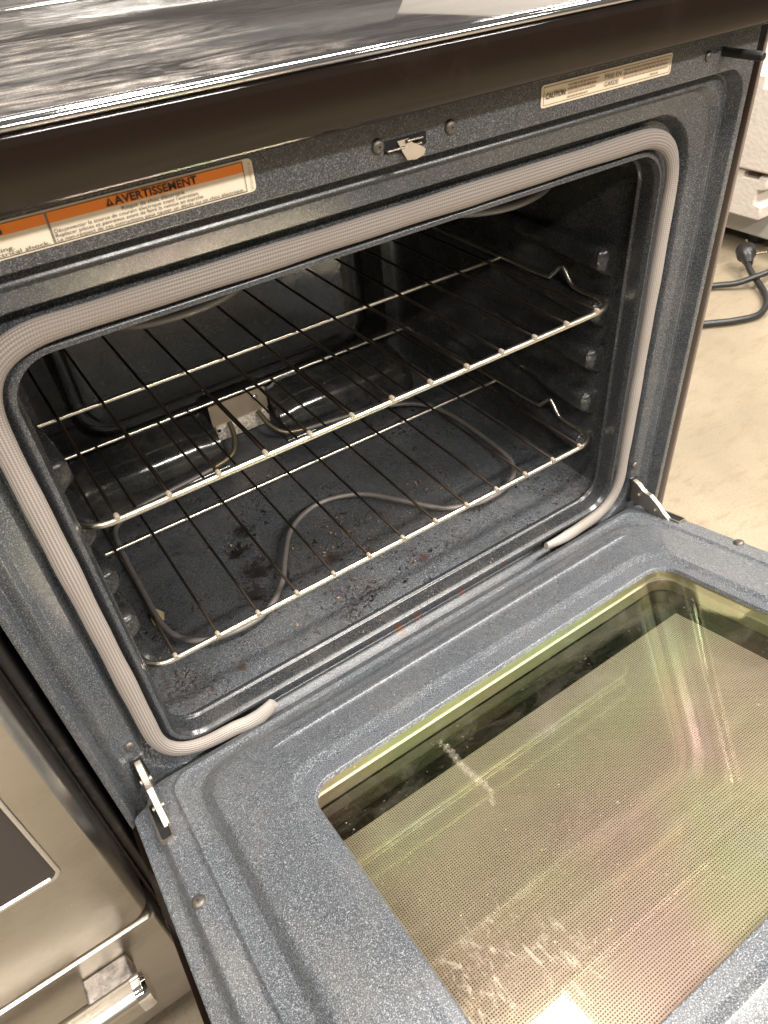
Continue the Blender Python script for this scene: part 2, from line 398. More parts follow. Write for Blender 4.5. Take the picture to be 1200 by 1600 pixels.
def screw(parent, loc, nrm, rad=.005, mat=None, name='screw'):
    """pan head with a cross recess, axis along nrm"""
    nrm = Vector(nrm).normalized(); q = nrm.to_track_quat('Z', 'Y').to_matrix()
    prof = [(1.0, 0), (1.0, .12), (.9, .34), (.62, .52), (.34, .58)]; n = 16; V = []; F = []
    for rr, h in prof:
        for k in range(n):
            th = 2 * math.pi * k / n; V.append(Vector((rr * rad * math.cos(th), rr * rad * math.sin(th), h * rad)))
    for i in range(len(prof) - 1):
        for k in range(n):
            j = (k + 1) % n; F.append((i * n + k, i * n + j, (i + 1) * n + j, (i + 1) * n + k))
    base = (len(prof) - 1) * n
    inner = []
    for k in range(n):                      # star-shaped drive recess
        th = 2 * math.pi * k / n; rr = .30 if k % 4 == 0 else .12
        V.append(Vector((rr * rad * math.cos(th), rr * rad * math.sin(th), (.56 if k % 4 == 0 else .56) * rad))); inner.append(len(V) - 1)
    for k in range(n): j = (k + 1) % n; F.append((base + k, base + j, inner[j], inner[k]))
    deep = []
    for k in range(n):
        v = V[inner[k]].copy(); v.x *= .8; v.y *= .8; v.z = .2 * rad; V.append(v); deep.append(len(V) - 1)
    for k in range(n): j = (k + 1) % n; F.append((inner[k], inner[j], deep[j], deep[k]))
    F.append(tuple(deep))
    V = [q @ v + Vector(loc) for v in V]
    return mk(name, V, F, mat or M['zinc'], parent)

CX = .004                         # centre line of the range

# ------------------------------------------------------------------ floor
V = [(-30, -30, 0), (30, -30, 0), (30, 30, 0), (-30, 30, 0)]
tag(mk('floor', V, [(0, 1, 2, 3)], M['floor'], None, 0), kind='structure')

# ------------------------------------------------------------------ the range
R = empty('range_oven', (CX, .3, 0), 'black range with its oven door open, speckled blue-grey enamel inside', 'oven')
R0 = R
def inv(o):                       # keep world-space vertices although parented to the Empty
    o.matrix_parent_inverse = R.matrix_basis.inverted(); return o
class Root: pass
def part(fn, *a, **k):
    o = fn(*a, **k); o.parent = R; return inv(o)

def fl(hx, z0, z1, y, rad, cx=CX): return [(x, y, z) for x, z in rrect(cx - hx, cx + hx, z0, z1, rad, 10)]
# face frame: flange, recess, plateau, gasket groove
frame = part(loft, 'front_frame', [
    fl(.350, .06, .880, .02, .003), fl(.350, .06, .880, -.022, .003), fl(.3435, .10, .8413, -.022, .022), fl(.3400, .104, .838, -.0085, .024),
    fl(.3310, .115, .832, -.0125, .030), fl(.3255, .125, .828, -.0065, .034), fl(.313, .3535, .8155, -.004, .050),
    fl(.3075, .360, .810, .009, .046), fl(.2905, .373, .793, .010, .036), fl(.2850, .379, .7885, -.001, .032),
    fl(.2815, .3835, .785, -.001, .030)], M['enamel'], fil=.0018)
# cavity shell: collar, bead, walls
zf, zt, yb, hx = .385, .787, .440, .287
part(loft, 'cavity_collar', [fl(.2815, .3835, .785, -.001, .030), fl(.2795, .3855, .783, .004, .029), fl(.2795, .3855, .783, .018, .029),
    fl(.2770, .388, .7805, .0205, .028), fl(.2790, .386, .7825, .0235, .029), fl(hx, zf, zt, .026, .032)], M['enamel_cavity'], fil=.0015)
shell = [fl(hx, zf, zt, .026, .032), fl(hx, zf, zt, .20, .032), fl(hx, zf, zt, yb - .028, .032), fl(hx - .008, zf + .008, zt - .008, yb - .008, .03), fl(hx - .03, zf + .03, zt - .03, yb, .024)]
# split the shell into floor and walls by face centre
def cavity():
    L = fillet_loops([[Vector(p) for p in l] for l in shell], 0.012); n = len(L[0]); V = [p for l in L for p in l]; F = []
    for k in range(len(L) - 1):
        for i in range(n):
            j = (i + 1) % n; F.append((k * n + i, k * n + j, (k + 1) * n + j, (k + 1) * n + i))
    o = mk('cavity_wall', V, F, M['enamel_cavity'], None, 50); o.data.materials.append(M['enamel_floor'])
    for p in o.data.polygons:
        if p.center.z < zf + .012 and abs(p.normal.z) > .5: p.material_index = 1
    return o
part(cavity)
# back wall with its pressed raised panel
def bl(hx_, z0, z1, y, rad): return fl(hx_, z0, z1, y, rad)
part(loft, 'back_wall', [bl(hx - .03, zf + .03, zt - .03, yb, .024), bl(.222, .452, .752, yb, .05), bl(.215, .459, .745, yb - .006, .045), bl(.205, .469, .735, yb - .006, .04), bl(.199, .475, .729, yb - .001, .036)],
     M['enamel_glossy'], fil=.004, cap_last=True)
# duct bulge along the back of the floor, in two lengths beside the terminal recess
for x0, x1 in ((-.268, -.056), (.036, .268)):
    def bulge():
        prof = [(.366, zf - .001), (.3695, zf + .004), (.3725, zf + .018), (.3765, zf + .034), (.386, zf + .0465), (.400, zf + .053), (.420, zf + .058), (yb + .004, zf + .060)]
        prof = [(p.y, p.z) for p in smooth_path([(0, a, b) for a, b in prof], 5)]
        xs = [0, .006, .014, .03]; XS = [(x0 + d, s) for d, s in zip(xs, (.0, .62, .9, 1))] + [(x1 - d, s) for d, s in zip(xs[::-1], (1, .9, .62, .0))]
        V = []; F = []; n = len(prof)
        inner0 = abs(x0) < .1; inner1 = abs(x1) < .1
        for i, (x, s) in enumerate(XS):
            if (inner0 and i < 4) or (inner1 and i >= 4): s = max(s, .94)
            for y, z in prof: V.append((x, yb + .004 - (yb + .004 - y) * (.75 + .25 * s), zf - .004 + (z - zf + .004) * s))
        for i in range(len(XS) - 1):
            for k in range(n - 1): F.append((i * n + k, i * n + k + 1, (i + 1) * n + k + 1, (i + 1) * n + k))
        F.append(tuple(range(n))); F.append(tuple(range((len(XS) - 1) * n, len(XS) * n)))
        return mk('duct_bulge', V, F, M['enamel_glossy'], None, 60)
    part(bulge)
# embossed rack guides on both walls
def guide(side):
    # long bump: blunt front end, tapering away towards the back
    V = []; F = []; L = []
    for y, hh, out in ((.040, .006, .0), (.0425, .0115, .0150), (.047, .0135, .0195), (.056, .0135, .0195), (.080, .0130, .0180), (.13, .0120, .0130), (.18, .0100, .0075), (.23, .007, .0025), (.26, .004, .0)):
        L.append([(0, y, -hh * 1.7), (out * .45, y, -hh * 1.25), (out, y, -hh * .50), (out, y, hh * .55), (out * .80, y, hh * .9), (0, y, hh * 1.05)])
    n = 6
    for l in L:
        for o_, y, z in l: V.append((CX + side * (hx + .0015 - o_ * 1.12), y, z))
    for k in range(len(L) - 1):
        for i in range(n - 1): F.append((k * n + i, k * n + i + 1, (k + 1) * n + i + 1, (k + 1) * n + i))
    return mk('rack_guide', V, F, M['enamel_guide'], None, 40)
for side in (1, -1):
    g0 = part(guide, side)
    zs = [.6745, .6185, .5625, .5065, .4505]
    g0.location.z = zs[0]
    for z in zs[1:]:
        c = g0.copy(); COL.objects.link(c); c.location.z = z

# gasket
gh, gt, gb = .296, .8005, .378
def gp(x, z, y=-.0035): return Vector((CX - .002 + x, y, z))
rad = .052; P = []
P += [gp(-.186, .3860, -.0135), gp(-.193, .3815, -.013), gp(-.202, .3755, -.0115), gp(-.214, .3715, -.0085), gp(-.228, .3715, -.006)]
def seg(a, b, n): return [a.lerp(b, i / n) for i in range(1, n + 1)]
cor = lambda a, c, b: arc_corner(a, c, b, rad, 14)
lb, lt, rt, rb = gp(-gh, gb - .004), gp(-gh, gt), gp(gh, gt), gp(gh, gb - .004)
c1 = cor(P[-1], lb, lt); c2 = cor(lb, lt, rt); c3 = cor(lt, rt, rb); endR = gp(.222, .3735, -.006); c4 = cor(rt, rb, endR)
P += c1 + seg(c1[-1], c2[0], 50) + c2[1:] + seg(c2[-1], c3[0], 60) + c3[1:] + seg(c3[-1], c4[0], 50) + c4[1:]
P += [gp(.222, .3735, -.007), gp(.208, .3745, -.008), gp(.195, .3760, -.009), gp(.183, .3780, -.0095), gp(.174, .3795, -.0095)]
def gas():
    P2 = [P[0]]
    for p in P[1:]:
        if (p - P2[-1]).length > .0015: P2.append(p)
    N = len(P2)
    def rf(u):
        d = u * N; e = (1 - u) * N
        w = 1 + .035 * math.sin(u * 61) + .025 * math.sin(u * 143 + 1)
        if d < 9: w *= 1.18 - .02 * d
        if d < 2: w *= .72 + .14 * d
        if e < 9: w *= 1.14 - .015 * e
        if e < 3: w *= .55 + .15 * e
        return w
    def sect(th):
        k = 1 + .014 * math.cos(th * 20)
        return math.cos(th) * .98 * k, math.sin(th) * .66 * k
    return tube('gasket', P2, .0079, M['gasket'], None, 110, radf=rf, uv=True, sect=sect, up=Vector((0, 1, 0)))
part(gas)

# console: rounded black front, chrome edge, cooktop glass, backguard, side panels
def extrude_x(name, prof, x0, x1, mat, endr=.0):
    V = []; F = []; n = len(prof)
    for x in (x0, x1):
        for y, z in prof: V.append((x, y, z))
    for k in range(n): j = (k + 1) % n; F.append((k, j, n + j, n + k))
    F.append(tuple(range(n))[::-1]); F.append(tuple(range(n, 2 * n)))
    return mk(name, V, F, mat, None, 40)
pr = [(p.y, p.z) for p in smooth_path([(0, -.024, .8752), (0, -.0440, .8750), (0, -.0462, .8762), (0, -.0469, .8800), (0, -.0471, .8880), (0, -.0468, .8970), (0, -.0462, .9050), (0, -.0450, .9078)], 6)] + [(.02, .9078), (.02, .8752)]
part(extrude_x, 'console_front', pr, CX - .366, CX + .371, M['black_gloss'])
pr = [(p.y, p.z) for p in smooth_path([(0, -.0452, .9080), (0, -.0470, .9090), (0, -.0474, .9106), (0, -.0464, .9126), (0, -.0448, .9137), (0, -.0424, .9141)], 5)] + [(-.0422, .9120), (-.030, .9120), (-.030, .9080)]
part(extrude_x, 'chrome_trim', pr, CX - .367, CX + .372, M['trim'])
part(box, 'cooktop_glass', (CX - .360, -.0420, .9085), (CX + .360, .436, .9142), M['cooktop'], None, .0008)
part(box, 'rear_trim', (CX - .362, .4365, .905), (CX + .362, .456, .918), M['chrome'], None, .003)
part(box, 'side_panel', (CX + .3535, -.0185, .06), (CX + .3665, .60, .9035), M['black_gloss'], None, .003)
part(box, 'panel_edge', (CX + .3667, -.0175, .06), (CX + .3712, .60, .9035), M['brownedge'], None, .0015)
part(box, 'side_panel', (CX - .366, -.012, .06), (CX - .3565, .60, .9035), M['black_panel'], None, .003)
part(box, 'body_back', (CX - .356, .50, .06), (CX + .356, .595, .904), M['black_panel'], None, .003)
pr = [(.458, .906), (.452, .930), (.462, 1.04), (.470, 1.075), (.485, 1.085), (.585, 1.085), (.59, .906)]
part(extrude_x, 'backguard', pr, CX - .338, CX + .338, M['backguard'])

# labels on the flange
YF = -.0222
wl = part(rect_plate, 'warning_label', -.345, -.1085, .8490, .8672, YF - .0004, .0004, .003, M['label'])
y1 = YF - .0007; y2 = YF - .0010; X1 = (1, 0, 0); Z1 = (0, 0, 1)
def sub(o, p): o.parent = p; o.matrix_parent_inverse = Matrix.Identity(4); return o
def plate(name, x0, x1, z0, z1, y, mat, parent): return sub(mk(name, [(x0, y, z0), (x1, y, z0), (x1, y, z1), (x0, y, z1)], [(0, 1, 2, 3)], mat, None, 0), parent)
plate('orange_band', -.3445, -.2275, .8606, .8660, y1, M['orange'], wl)
plate('orange_band', -.2262, -.1148, .8606, .8660, y1, M['orange'], wl)
def frame_lines(parent, x0, x1, z0, z1, y, w, mat):
    for a in ((x0, x1, z0, z0 + w), (x0, x1, z1 - w, z1), (x0, x0 + w, z0, z1), (x1 - w, x1, z0, z1)): plate('border_line', *a, y, mat, parent)
frame_lines(wl, -.2265, -.1146, .8500, .8663, y2, .00035, M['ink'])
frame_lines(wl, -.3448, -.2268, .8500, .8663, y2, .00035, M['ink'])
def T(body, size, x, z, parent, align='LEFT', mat='ink', maxw=None, bold=0.0, xd=X1, zd=Z1, stretch=1.0):
    return sub(text_mesh('lettering', body, size, M[mat], None, (x, y2 - .0002, z), xd, zd, align, stretch, bold, maxw), parent)
# hazard triangle + heading
sub(mk('hazard_triangle', [(-.1955, y2, .8613), (-.1912, y2, .8613), (-.19335, y2, .8654)], [(0, 1, 2)], M['ink'], None, 0), wl)
plate('hazard_mark', -.19365, -.19305, .8623, .8640, y2 - .0002, M['orange'], wl)
T('AVERTISSEMENT', .0058, -.1905, .8613, wl, maxw=.0475, bold=.00012)
T('Risque de choc électrique', .0027, -.1700, .85785, wl, 'CENTER', maxw=.036)
T("Déconnecter la source de courant électrique avant l'entretien.", .0027, -.2255, .8554, wl, maxw=.0815)
T('Replacer pièces et panneaux avant de faire la remise en marche.', .0027, -.2255, .8531, wl, maxw=.0840)
T('Le non-respect de ces instructions peut causer un décès ou un choc électrique.', .0027, -.2255, .8508, wl, maxw=.1085)
T('WARNING', .0058, -.3035, .8613, wl, maxw=.0545, bold=.00012)
T('Electrical Shock Hazard', .0027, -.2690, .85785, wl, 'CENTER', maxw=.033)
T('Disconnect power before servicing.', .0027, -.3430, .8554, wl, maxw=.056)
T('Replace all parts and panels before operating.', .0027, -.3430, .8531, wl, maxw=.096)
T('Failure to do so can result in death or electrical shock.', .0027, -.3430, .8508, wl, maxw=.1135)
T('W10144733 A', .0022, -.1103, .8502, wl, mat='faint_ink', xd=(0, 0, 1), zd=(-1, 0, 0), maxw=.0150)

cl = part(rect_plate, 'caution_label', .1145, .2478, .8512, .8655, YF - .0004, .0004, .002, M['label2'])
frame_lines(cl, .1165, .2460, .8526, .8641, y1, .0003, M['ink'])
T('CAUTION:', .0050, .1183, .8566, cl, maxw=.0190, bold=.00012)
T('MISE EN', .0042, .1755, .8594, cl, maxw=.0165)
T('GARDE:', .0042, .1755, .8546, cl, maxw=.0150)
def tiny(x0, x1, z):
    x = x0
    while x < x1 - .001:
        w = random.uniform(.0012, .0042); plate('fine_print', x, min(x + w, x1), z, z + .0011, y2, M['faint_ink'], cl); x += w + .0007
for i, e in enumerate((.1700, .1675, .1668, .1590)): tiny(.1395, e, .8612 - i * .0024)
for i, e in enumerate((.2440, .2430, .2440, .2330)): tiny(.1955 if i < 3 else .2245, e, .8612 - i * .0024)

# flange hardware: screws, latch, bumper post
M['dull_screw'] = simple('dull_screw', (.13, .115, .10), .45, .6)
for x in (-.0222, .0352): part(screw, None, (x, YF, .8550), (0, -1, 0), .0046, M['dull_screw'])
lt_ = part(rect_plate, 'latch_opening', -.0180, .0150, .8492, .8568, YF - .0004, .0004, .0008, M['dark_void'])
hk = [(.0012 + (x - .0012) * .80, -.0225 + (y + .0225) * .72, .8505 + (z - .8505) * .86) for x, y, z in [(-.0100, -.0230, .8560), (.0010, -.0230, .8560), (.0020, -.0285, .8535), (.0100, -.0300, .8500), (.0125, -.0310, .8475), (.0090, -.0330, .8445), (.0010, -.0335, .8430), (-.0065, -.0320, .8437), (-.0085, -.0270, .8500)]]
M['latch'] = steel('dirty_latch_steel', (.24, .195, .145), .5, 0, 1, 90, .15, .7)
def hook():
    bot = [(x, y + .0016, z - .0007) for x, y, z in hk]; n = len(hk); V = hk + bot; F = [tuple(range(n)), tuple(range(n, 2 * n))[::-1]]
    for k in range(n): j = (k + 1) % n; F.append((k, j, n + j, n + k))
    return mk('latch_hook', V, F, M['latch'], None, 30)
part(hook)
part(box, 'latch_tongue', (-.0175, -.0262, .8508), (.0095, -.0235, .8520), M['zinc'], None, .0005)
part(box, 'latch_tongue', (-.0020, -.0262, .8540), (.0105, -.0235, .8552), M['zinc'], None, .0005)
part(tube, 'bumper_post', [(.3110, -.021, .8562), (.3110, -.040, .8562), (.3110, -.056, .8562), (.3110, -.0575, .8562)], .0034, M['black'], None, 14, radf=lambda u: 1 if u < .95 else .8)
part(screw, None, (.2915, YF, .8560), (0, -1, 0), .0036, M['dull_screw'], 'vent_hole_rim')

# frame hardware near the hinges
for sx, x in ((-1, -.3155), (1, .3195)):
    part(screw, None, (x - .001 * sx, -.0055, .4265), (0, -1, 0), .0048, M['dull_screw'])
    part(rect_plate, 'hinge_opening', x - .0052, x + .0052, .372, .4085, -.0085, .0012, .001, M['dark_void'])
part(screw, None, (.3235, -.0070, .3530), (0, -1, 0), .0048, M['dull_screw'])

# heating elements
def zz(pts, z): return smooth_path([(x, y, z if len(q) == 0 else q[0]) for x, y, *q in pts], 9)
bk = [(.014, .405, .428), (.019, .384, .414), (.034, .366, .404), (.065, .359, .400), (.12, .354), (.185, .338), (.226, .310), (.243, .262), (.243, .16), (.232, .112), (.198, .087), (.150, .085), (.112, .104), (.084, .142), (.050, .188), (.010, .207),
      (-.025, .204), (-.058, .184), (-.084, .148), (-.108, .112), (-.145, .085), (-.195, .086), (-.226, .106), (-.238, .142), (-.238, .20), (-.236, .28), (-.229, .326), (-.198, .348), (-.14, .356), (-.085, .359, .400), (-.050, .366, .404), (-.035, .384, .414), (-.030, .405, .428)]
be = part(tube, 'bake_element', zz(bk, .397), .0032, M['element'], None, 12)
for q in (((.014, .405, .428), (.019, .384, .414), (.034, .366, .404), (.065, .359, .400)), ((-.030, .405, .428), (-.035, .384, .414), (-.050, .366, .404), (-.085, .359, .400))):
    part(tube, 'terminal_pin', smooth_path(q, 9), .0037, M['brass'], None, 12)
tb = part(rect_plate, 'terminal_bracket', -.052, .034, .424, .457, .4130, .002, .002, M['bracket'])
cb = part(box, 'terminal_block', (-.050, .408, .401), (.032, .424, .4245), M['ceramic'], None, .003)
part(screw, None, (.016, .4115, .447), (0, -1, .2), .0045, M['chrome'])
for x in (-.046, .030): part(rect_plate, 'block_hole', x - .0025, x + .0025, .417, .4215, .4076, .0004, .0015, M['dark_void'])
part(rect_plate, 'terminal_recess', -.0575, .0375, .386, .462, .4345, .002, .001, M['dark_void'])
br = [(.02, .42, .772), (.022, .38, .766), (.10, .34), (.21, .30), (.245, .24), (.24, .13), (.215, .066), (.155, .042), (.105, .062), (.07, .12), (.035, .20), (.0, .215), (-.035, .20), (-.065, .12), (-.095, .066), (-.142, .046), (-.196, .060), (-.23, .13), (-.235, .24), (-.20, .30), (-.10, .34), (-.018, .38, .766), (-.016, .42, .772)]
part(tube, 'broil_element', zz(br, .7615), .0040, M['broil'], None, 12)

# side hinge arms
def hinge(x, w):
    prof = [(.004, .4055), (-.006, .4065), (-.016, .4050), (-.024, .4000), (-.030, .3985), (-.036, .3990), (-.042, .3960), (-.050, .3920), (-.058, .3860), (-.066, .3825), (-.072, .3775), (-.074, .3725), (-.066, .3690), (-.050, .3720), (-.034, .3760), (-.018, .3770), (.004, .3765)]
    V = []; n = len(prof); F = []
    for xx in (x - w / 2, x + w / 2):
        for y, z in prof: V.append((xx, y, z))
    for k in range(n): j = (k + 1) % n; F.append((k, j, n + j, n + k))
    F.append(tuple(range(n))[::-1]); F.append(tuple(range(n, 2 * n)))
    o = mk('hinge_arm', V, F, M['zinc'], None, 30)
    md = o.modifiers.new('bevel', 'BEVEL'); md.width = .0008; md.segments = 2
    return o
for x, s in ((-.3155, 1), (.3195, -1)):
    ha = part(hinge, x, .0062)
    for y, z, rr in ((-.020, .3900, .003), (-.046, .3830, .0026)):
        rv = tube('rivet', [(x - .0052, y, z), (x + .0052, y, z)], rr, M['zinc'], ha, 12); inv(rv)
        rv.matrix_parent_inverse = Matrix.Identity(4)

# ------------------------------------------------------------------ oven door (a part of the range, local axes x, -u, h)
TT = .24193
DM = Matrix(((1, 0, 0, 0), (0, math.cos(TT), math.sin(TT), -.01028), (0, -math.sin(TT), math.cos(TT), .35276), (0, 0, 0, 1)))
def dl(hx_, u0, u1, h, rad): return [(x, -u, h) for x, u in rrect(CX - hx_, CX + hx_, u0, u1, rad, 10)]
door = loft('oven_door', [
    dl(.343, .016, .512, -.012, .004), dl(.3445, .014, .513, -.001, .006), dl(.3310, .007, .505, .001, .010), dl(.3255, .004, .500, .0125, .016),
    dl(.3055, .012, .487, .0150, .020), dl(.3025, .016, .484, .0185, .020), dl(.2985, .021, .480, .0165, .022), dl(.2845, .030, .472, .0175, .030),
    dl(.2760, .046, .466, .0300, .040), dl(.2275, .1108, .441, .0436, .034), dl(.2205, .1190, .4330, .0410, .030),
    dl(.2122, .1355, .420, .0408, .024), dl(.2105, .1372, .4183, .0372, .022)], M['enamel_door'], None, fil=[0, .002, .004, .003, .003, .0012, .0015, .004, .006, .0016, .0014, .0008, 0])
door.parent = R; door.matrix_parent_inverse = R.matrix_basis.inverted(); door.matrix_basis = DM
tag(door, 'speckled blue-grey oven door lying open with a glass window')
def dsub(o): o.parent = door; return o
# raised stiffening bead
def bead():
    V = []; F = []; xs = [-.2100 + i * (.452 / 40) for i in range(41)]; n = 9
    for x in xs:
        e = min(1, (x + .2101) / .012, (.2421 - x) / .012); e = math.sqrt(max(0, 1 - (1 - e) ** 2))
        for k in range(n):
            th = math.pi * k / (n - 1); u = .0665 + .0040 * math.cos(th) * (.35 + .65 * e)
            V.append((x, -u, .0343 + (u - .0665) * .20 + .0036 * e * min(1, 1.3 * math.sin(th)) - .0006))
    for i in range(40):
        for k in range(n - 1): F.append((i * n + k, i * n + k + 1, (i + 1) * n + k + 1, (i + 1) * n + k))
    return mk('pressed_bead', V, F, M['enamel_door'], None, 60)
dsub(bead())
# glass stack
dsub(box('inner_glass', (CX - .226, -.434, .0325), (CX + .226, -.121, .0368), M['coated'], None, 0))
M['galv'] = steel('galvanised_spacer', (.70, .71, .54), .48, 0, 3, 30, .1, .15)
dsub(loft('spacer_frame', [dl(.228, .119, .436, .0320, .02), dl(.221, .127, .429, .0316, .02), dl(.2205, .1275, .4285, .019, .02), dl(.2185, .1295, .4265, .0175, .02), dl(.2205, .1275, .4285, .016, .02), dl(.2205, .1275, .4285, .003, .02)], M['galv'], None, fil=.0006))
dsub(mk('middle_glass', [(CX - .222, -.430, .0172), (CX + .222, -.430, .0172), (CX + .222, -.126, .0172), (CX - .222, -.126, .0172)], [(0, 1, 2, 3)], M['coated_mid'], None, 0))
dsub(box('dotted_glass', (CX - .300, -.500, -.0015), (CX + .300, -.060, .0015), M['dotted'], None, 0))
dsub(loft('outer_skin', [dl(.3440, .010, .514, -.0125, .005), dl(.350, .009, .517, -.014, .006), dl(.350, .009, .517, -.030, .006), dl(.346, .013, .513, -.033, .006), dl(.235, .120, .472, -.033, .01), dl(.235, .120, .472, -.002, .01)], M['black_gloss'], None, fil=.001))
# slots with bright rims, screws
for x in (-.3190, .3245):
    A = [[(a, -b, h) for a, b in rrect(x - w, x + w, u0, u1, rr, 4)] for w, u0, u1, h, rr in ((.0062, .0285, .0765, .0120, .003), (.0060, .0287, .0763, .0160, .003), (.0044, .0303, .0747, .0160, .002), (.0044, .0303, .0747, .0100, .002))]
    rim = dsub(loft('slot_rim', A, M['zinc'], None, fil=0)); 
    dsub(mk('slot_opening', [(x - .0046, -.030, .0150), (x + .0046, -.030, .0150), (x + .0046, -.075, .0150), (x - .0046, -.075, .0150)], [(0, 1, 2, 3)], M['dark_void'], None, 0))
for x in (-.3165, .3265): dsub(screw(None, (x, -.1475, .0128), (0, 0, 1), .0058, M['dull_screw']))

# ------------------------------------------------------------------ racks
def rack(z, yf, zcat, label):
    root = empty('oven_rack', (0, 0, 0), label, 'oven rack', 'two chromed wire racks in the oven')
    root.location = (.0015, yf, z)
    hw = .2765; yb_ = .382
    def rail(s):
        return [Vector(p) for p in ((s * hw, .030, 0), (s * hw, .050, 0), (s * hw, .062, .003), (s * hw, .074, .0155), (s * hw, .080, .0165), (s * hw, .092, .004), (s * hw, .104, 0), (s * hw, .18, 0), (s * hw, .34, 0), (s * hw, .356, -.006), (s * (hw - .001), .368, -.004), (s * (hw - .004), .378, .001))]
    fr_ = arc_corner((-hw, .03, 0), (-hw, 0, 0), (0, 0, 0), .028, 8) + arc_corner((0, 0, 0), (hw, 0, 0), (hw, .03, 0), .028, 8)
    tube('front_bar', fr_, .0030, M['nickel'], root, 12)
    for s in (-1, 1): tube('side_rail', smooth_path(rail(s), 4), .0026, M['nickel'], root, 10)
    tube('cross_bar', [(-hw, .180, -.0028), (hw, .180, -.0028)], .0023, M['nickel'], root, 10)
    tube('rear_bar', [(-hw + .003, .381, -.001), (-hw + .012, yb_, 0), (hw - .012, yb_, 0), (hw - .003, .381, -.001)], .0023, M['nickel'], root, 10)
    r0 = None
    for i in range(13):
        if r0 is None:
            r0 = tube('rod', [(0, -.0022, .0030), (0, -.0005, .0036), (0, .06, .0034), (0, yb_ + .001, .0030)], .00145, M['rod'], root, 8); o = r0
            dot0 = tube('weld_tip', [(0, -.0034, .0036), (0, -.0026, .0038), (0, -.0004, .0040), (0, .0012, .0038)], .0022, M['weld'], root, 8); d = dot0
        else:
            o = r0.copy(); COL.objects.link(o); d = dot0.copy(); COL.objects.link(d)
        o.location = ((i - 6) * .041536, 0, 0); d.location = o.location
    return root
rack(.6347, .0237, 0, 'upper wire rack in the oven, bright front bar, dark rods')
rack(.4669, .0246, 1, 'lower wire rack just above the curled bake element')

# ------------------------------------------------------------------ neighbouring stainless range
N = empty('stainless_range', (-.75, .2, 0), 'brushed stainless range beside the open oven, with dark window and lower drawer', 'stove')
def npart(o): o.parent = N; o.matrix_parent_inverse = N.matrix_basis.inverted(); return o
def nl(x0, x1, z0, z1, y, rad): return [(x, y, z) for x, z in rrect(x0, x1, z0, z1, rad, 8)]
xr = -.3665
npart(loft('door_panel', [nl(-1.12, xr, .2275, .86, -.005, .014), nl(-1.12, xr, .2275, .86, -.037, .014), nl(-1.115, xr - .007, .2335, .854, -.046, .012), nl(-1.08, -.4035, .3700, .80, -.046, .010)], M['stainless'], None, fil=.004))
wt = npart(loft('window_trim', [nl(-1.08, -.4035, .3700, .80, -.0455, .010), nl(-1.0795, -.404, .3705, .7995, -.0475, .010), nl(-1.076, -.4075, .374, .796, -.0475, .008), nl(-1.0755, -.408, .3745, .7955, -.0440, .008)], M['chrome'], None, fil=.0006))
npart(rect_plate('window', -1.0757, -.4078, .3743, .7957, -.0452, .003, .008, M['smoke_glass'], None))
npart(loft('drawer_panel', [nl(-1.12, xr, .018, .2245, -.005, .006), nl(-1.12, xr, .018, .2245, -.043, .006), nl(-1.118, xr - .002, .020, .2225, -.0455, .006)], M['stainless'], None, fil=.004, cap_last=True))
npart(box('drawer_gap', (-1.115, -.012, .219), (xr - .004, -.008, .229), M['dark_void'], None, 0))
npart(box('door_side_seal', (xr - .004, -.004, .05), (xr + .004, .010, .90), M['black_panel'], None, .002))
npart(box('body', (-1.13, .004, .05), (-.3768, .62, .905), M['black_panel'], None, .004))
# drawer handle: broad scuffed post and a bar
t = NT('scuffed_satin_metal'); g = t.ramp(t.noise(90, 5, .75), [(.4, 0), (.65, 1)])
t.set(Base_Color=t.mix(g, (.20, .18, .165), (.46, .42, .38)), Metallic=.8, Roughness=.42); t.bump(g, .3, .0006); M['scuffed'] = t.m
npart(box('handle_post', (-.4530, -.0800, .1560), (-.4075, -.0455, .1900), M['scuffed'], None, .003))
hb = [[(x, -.080 + a, .172 + b) for a, b in rrect(-.016, .016, -.020, .020, .0135, 6)] for x in (-1.10, -.4060)]
hb2 = [[(-.4010, -.080 + a * .86, .172 + b * .86) for a, b in rrect(-.016, .016, -.020, .020, .0135, 6)]]
npart(loft('drawer_handle', hb + hb2, M['stainless'], None, fil=.001, cap_last=True, cap_first=True))
npart(loft('handle_end_cap', [[(x, -.080 + a * s, .172 + b * s) for a, b in rrect(-.016, .016, -.020, .020, .0135, 6)] for x, s in ((-.4120, 1.02), (-.4040, 1.03), (-.3995, .95))], M['chrome'], None, fil=.001, cap_last=True))
for x in (-1.06, -.42): npart(tube('leveling_leg', [(x, .05, 0), (x, .05, .05)], .016, M['black'], None, 12))

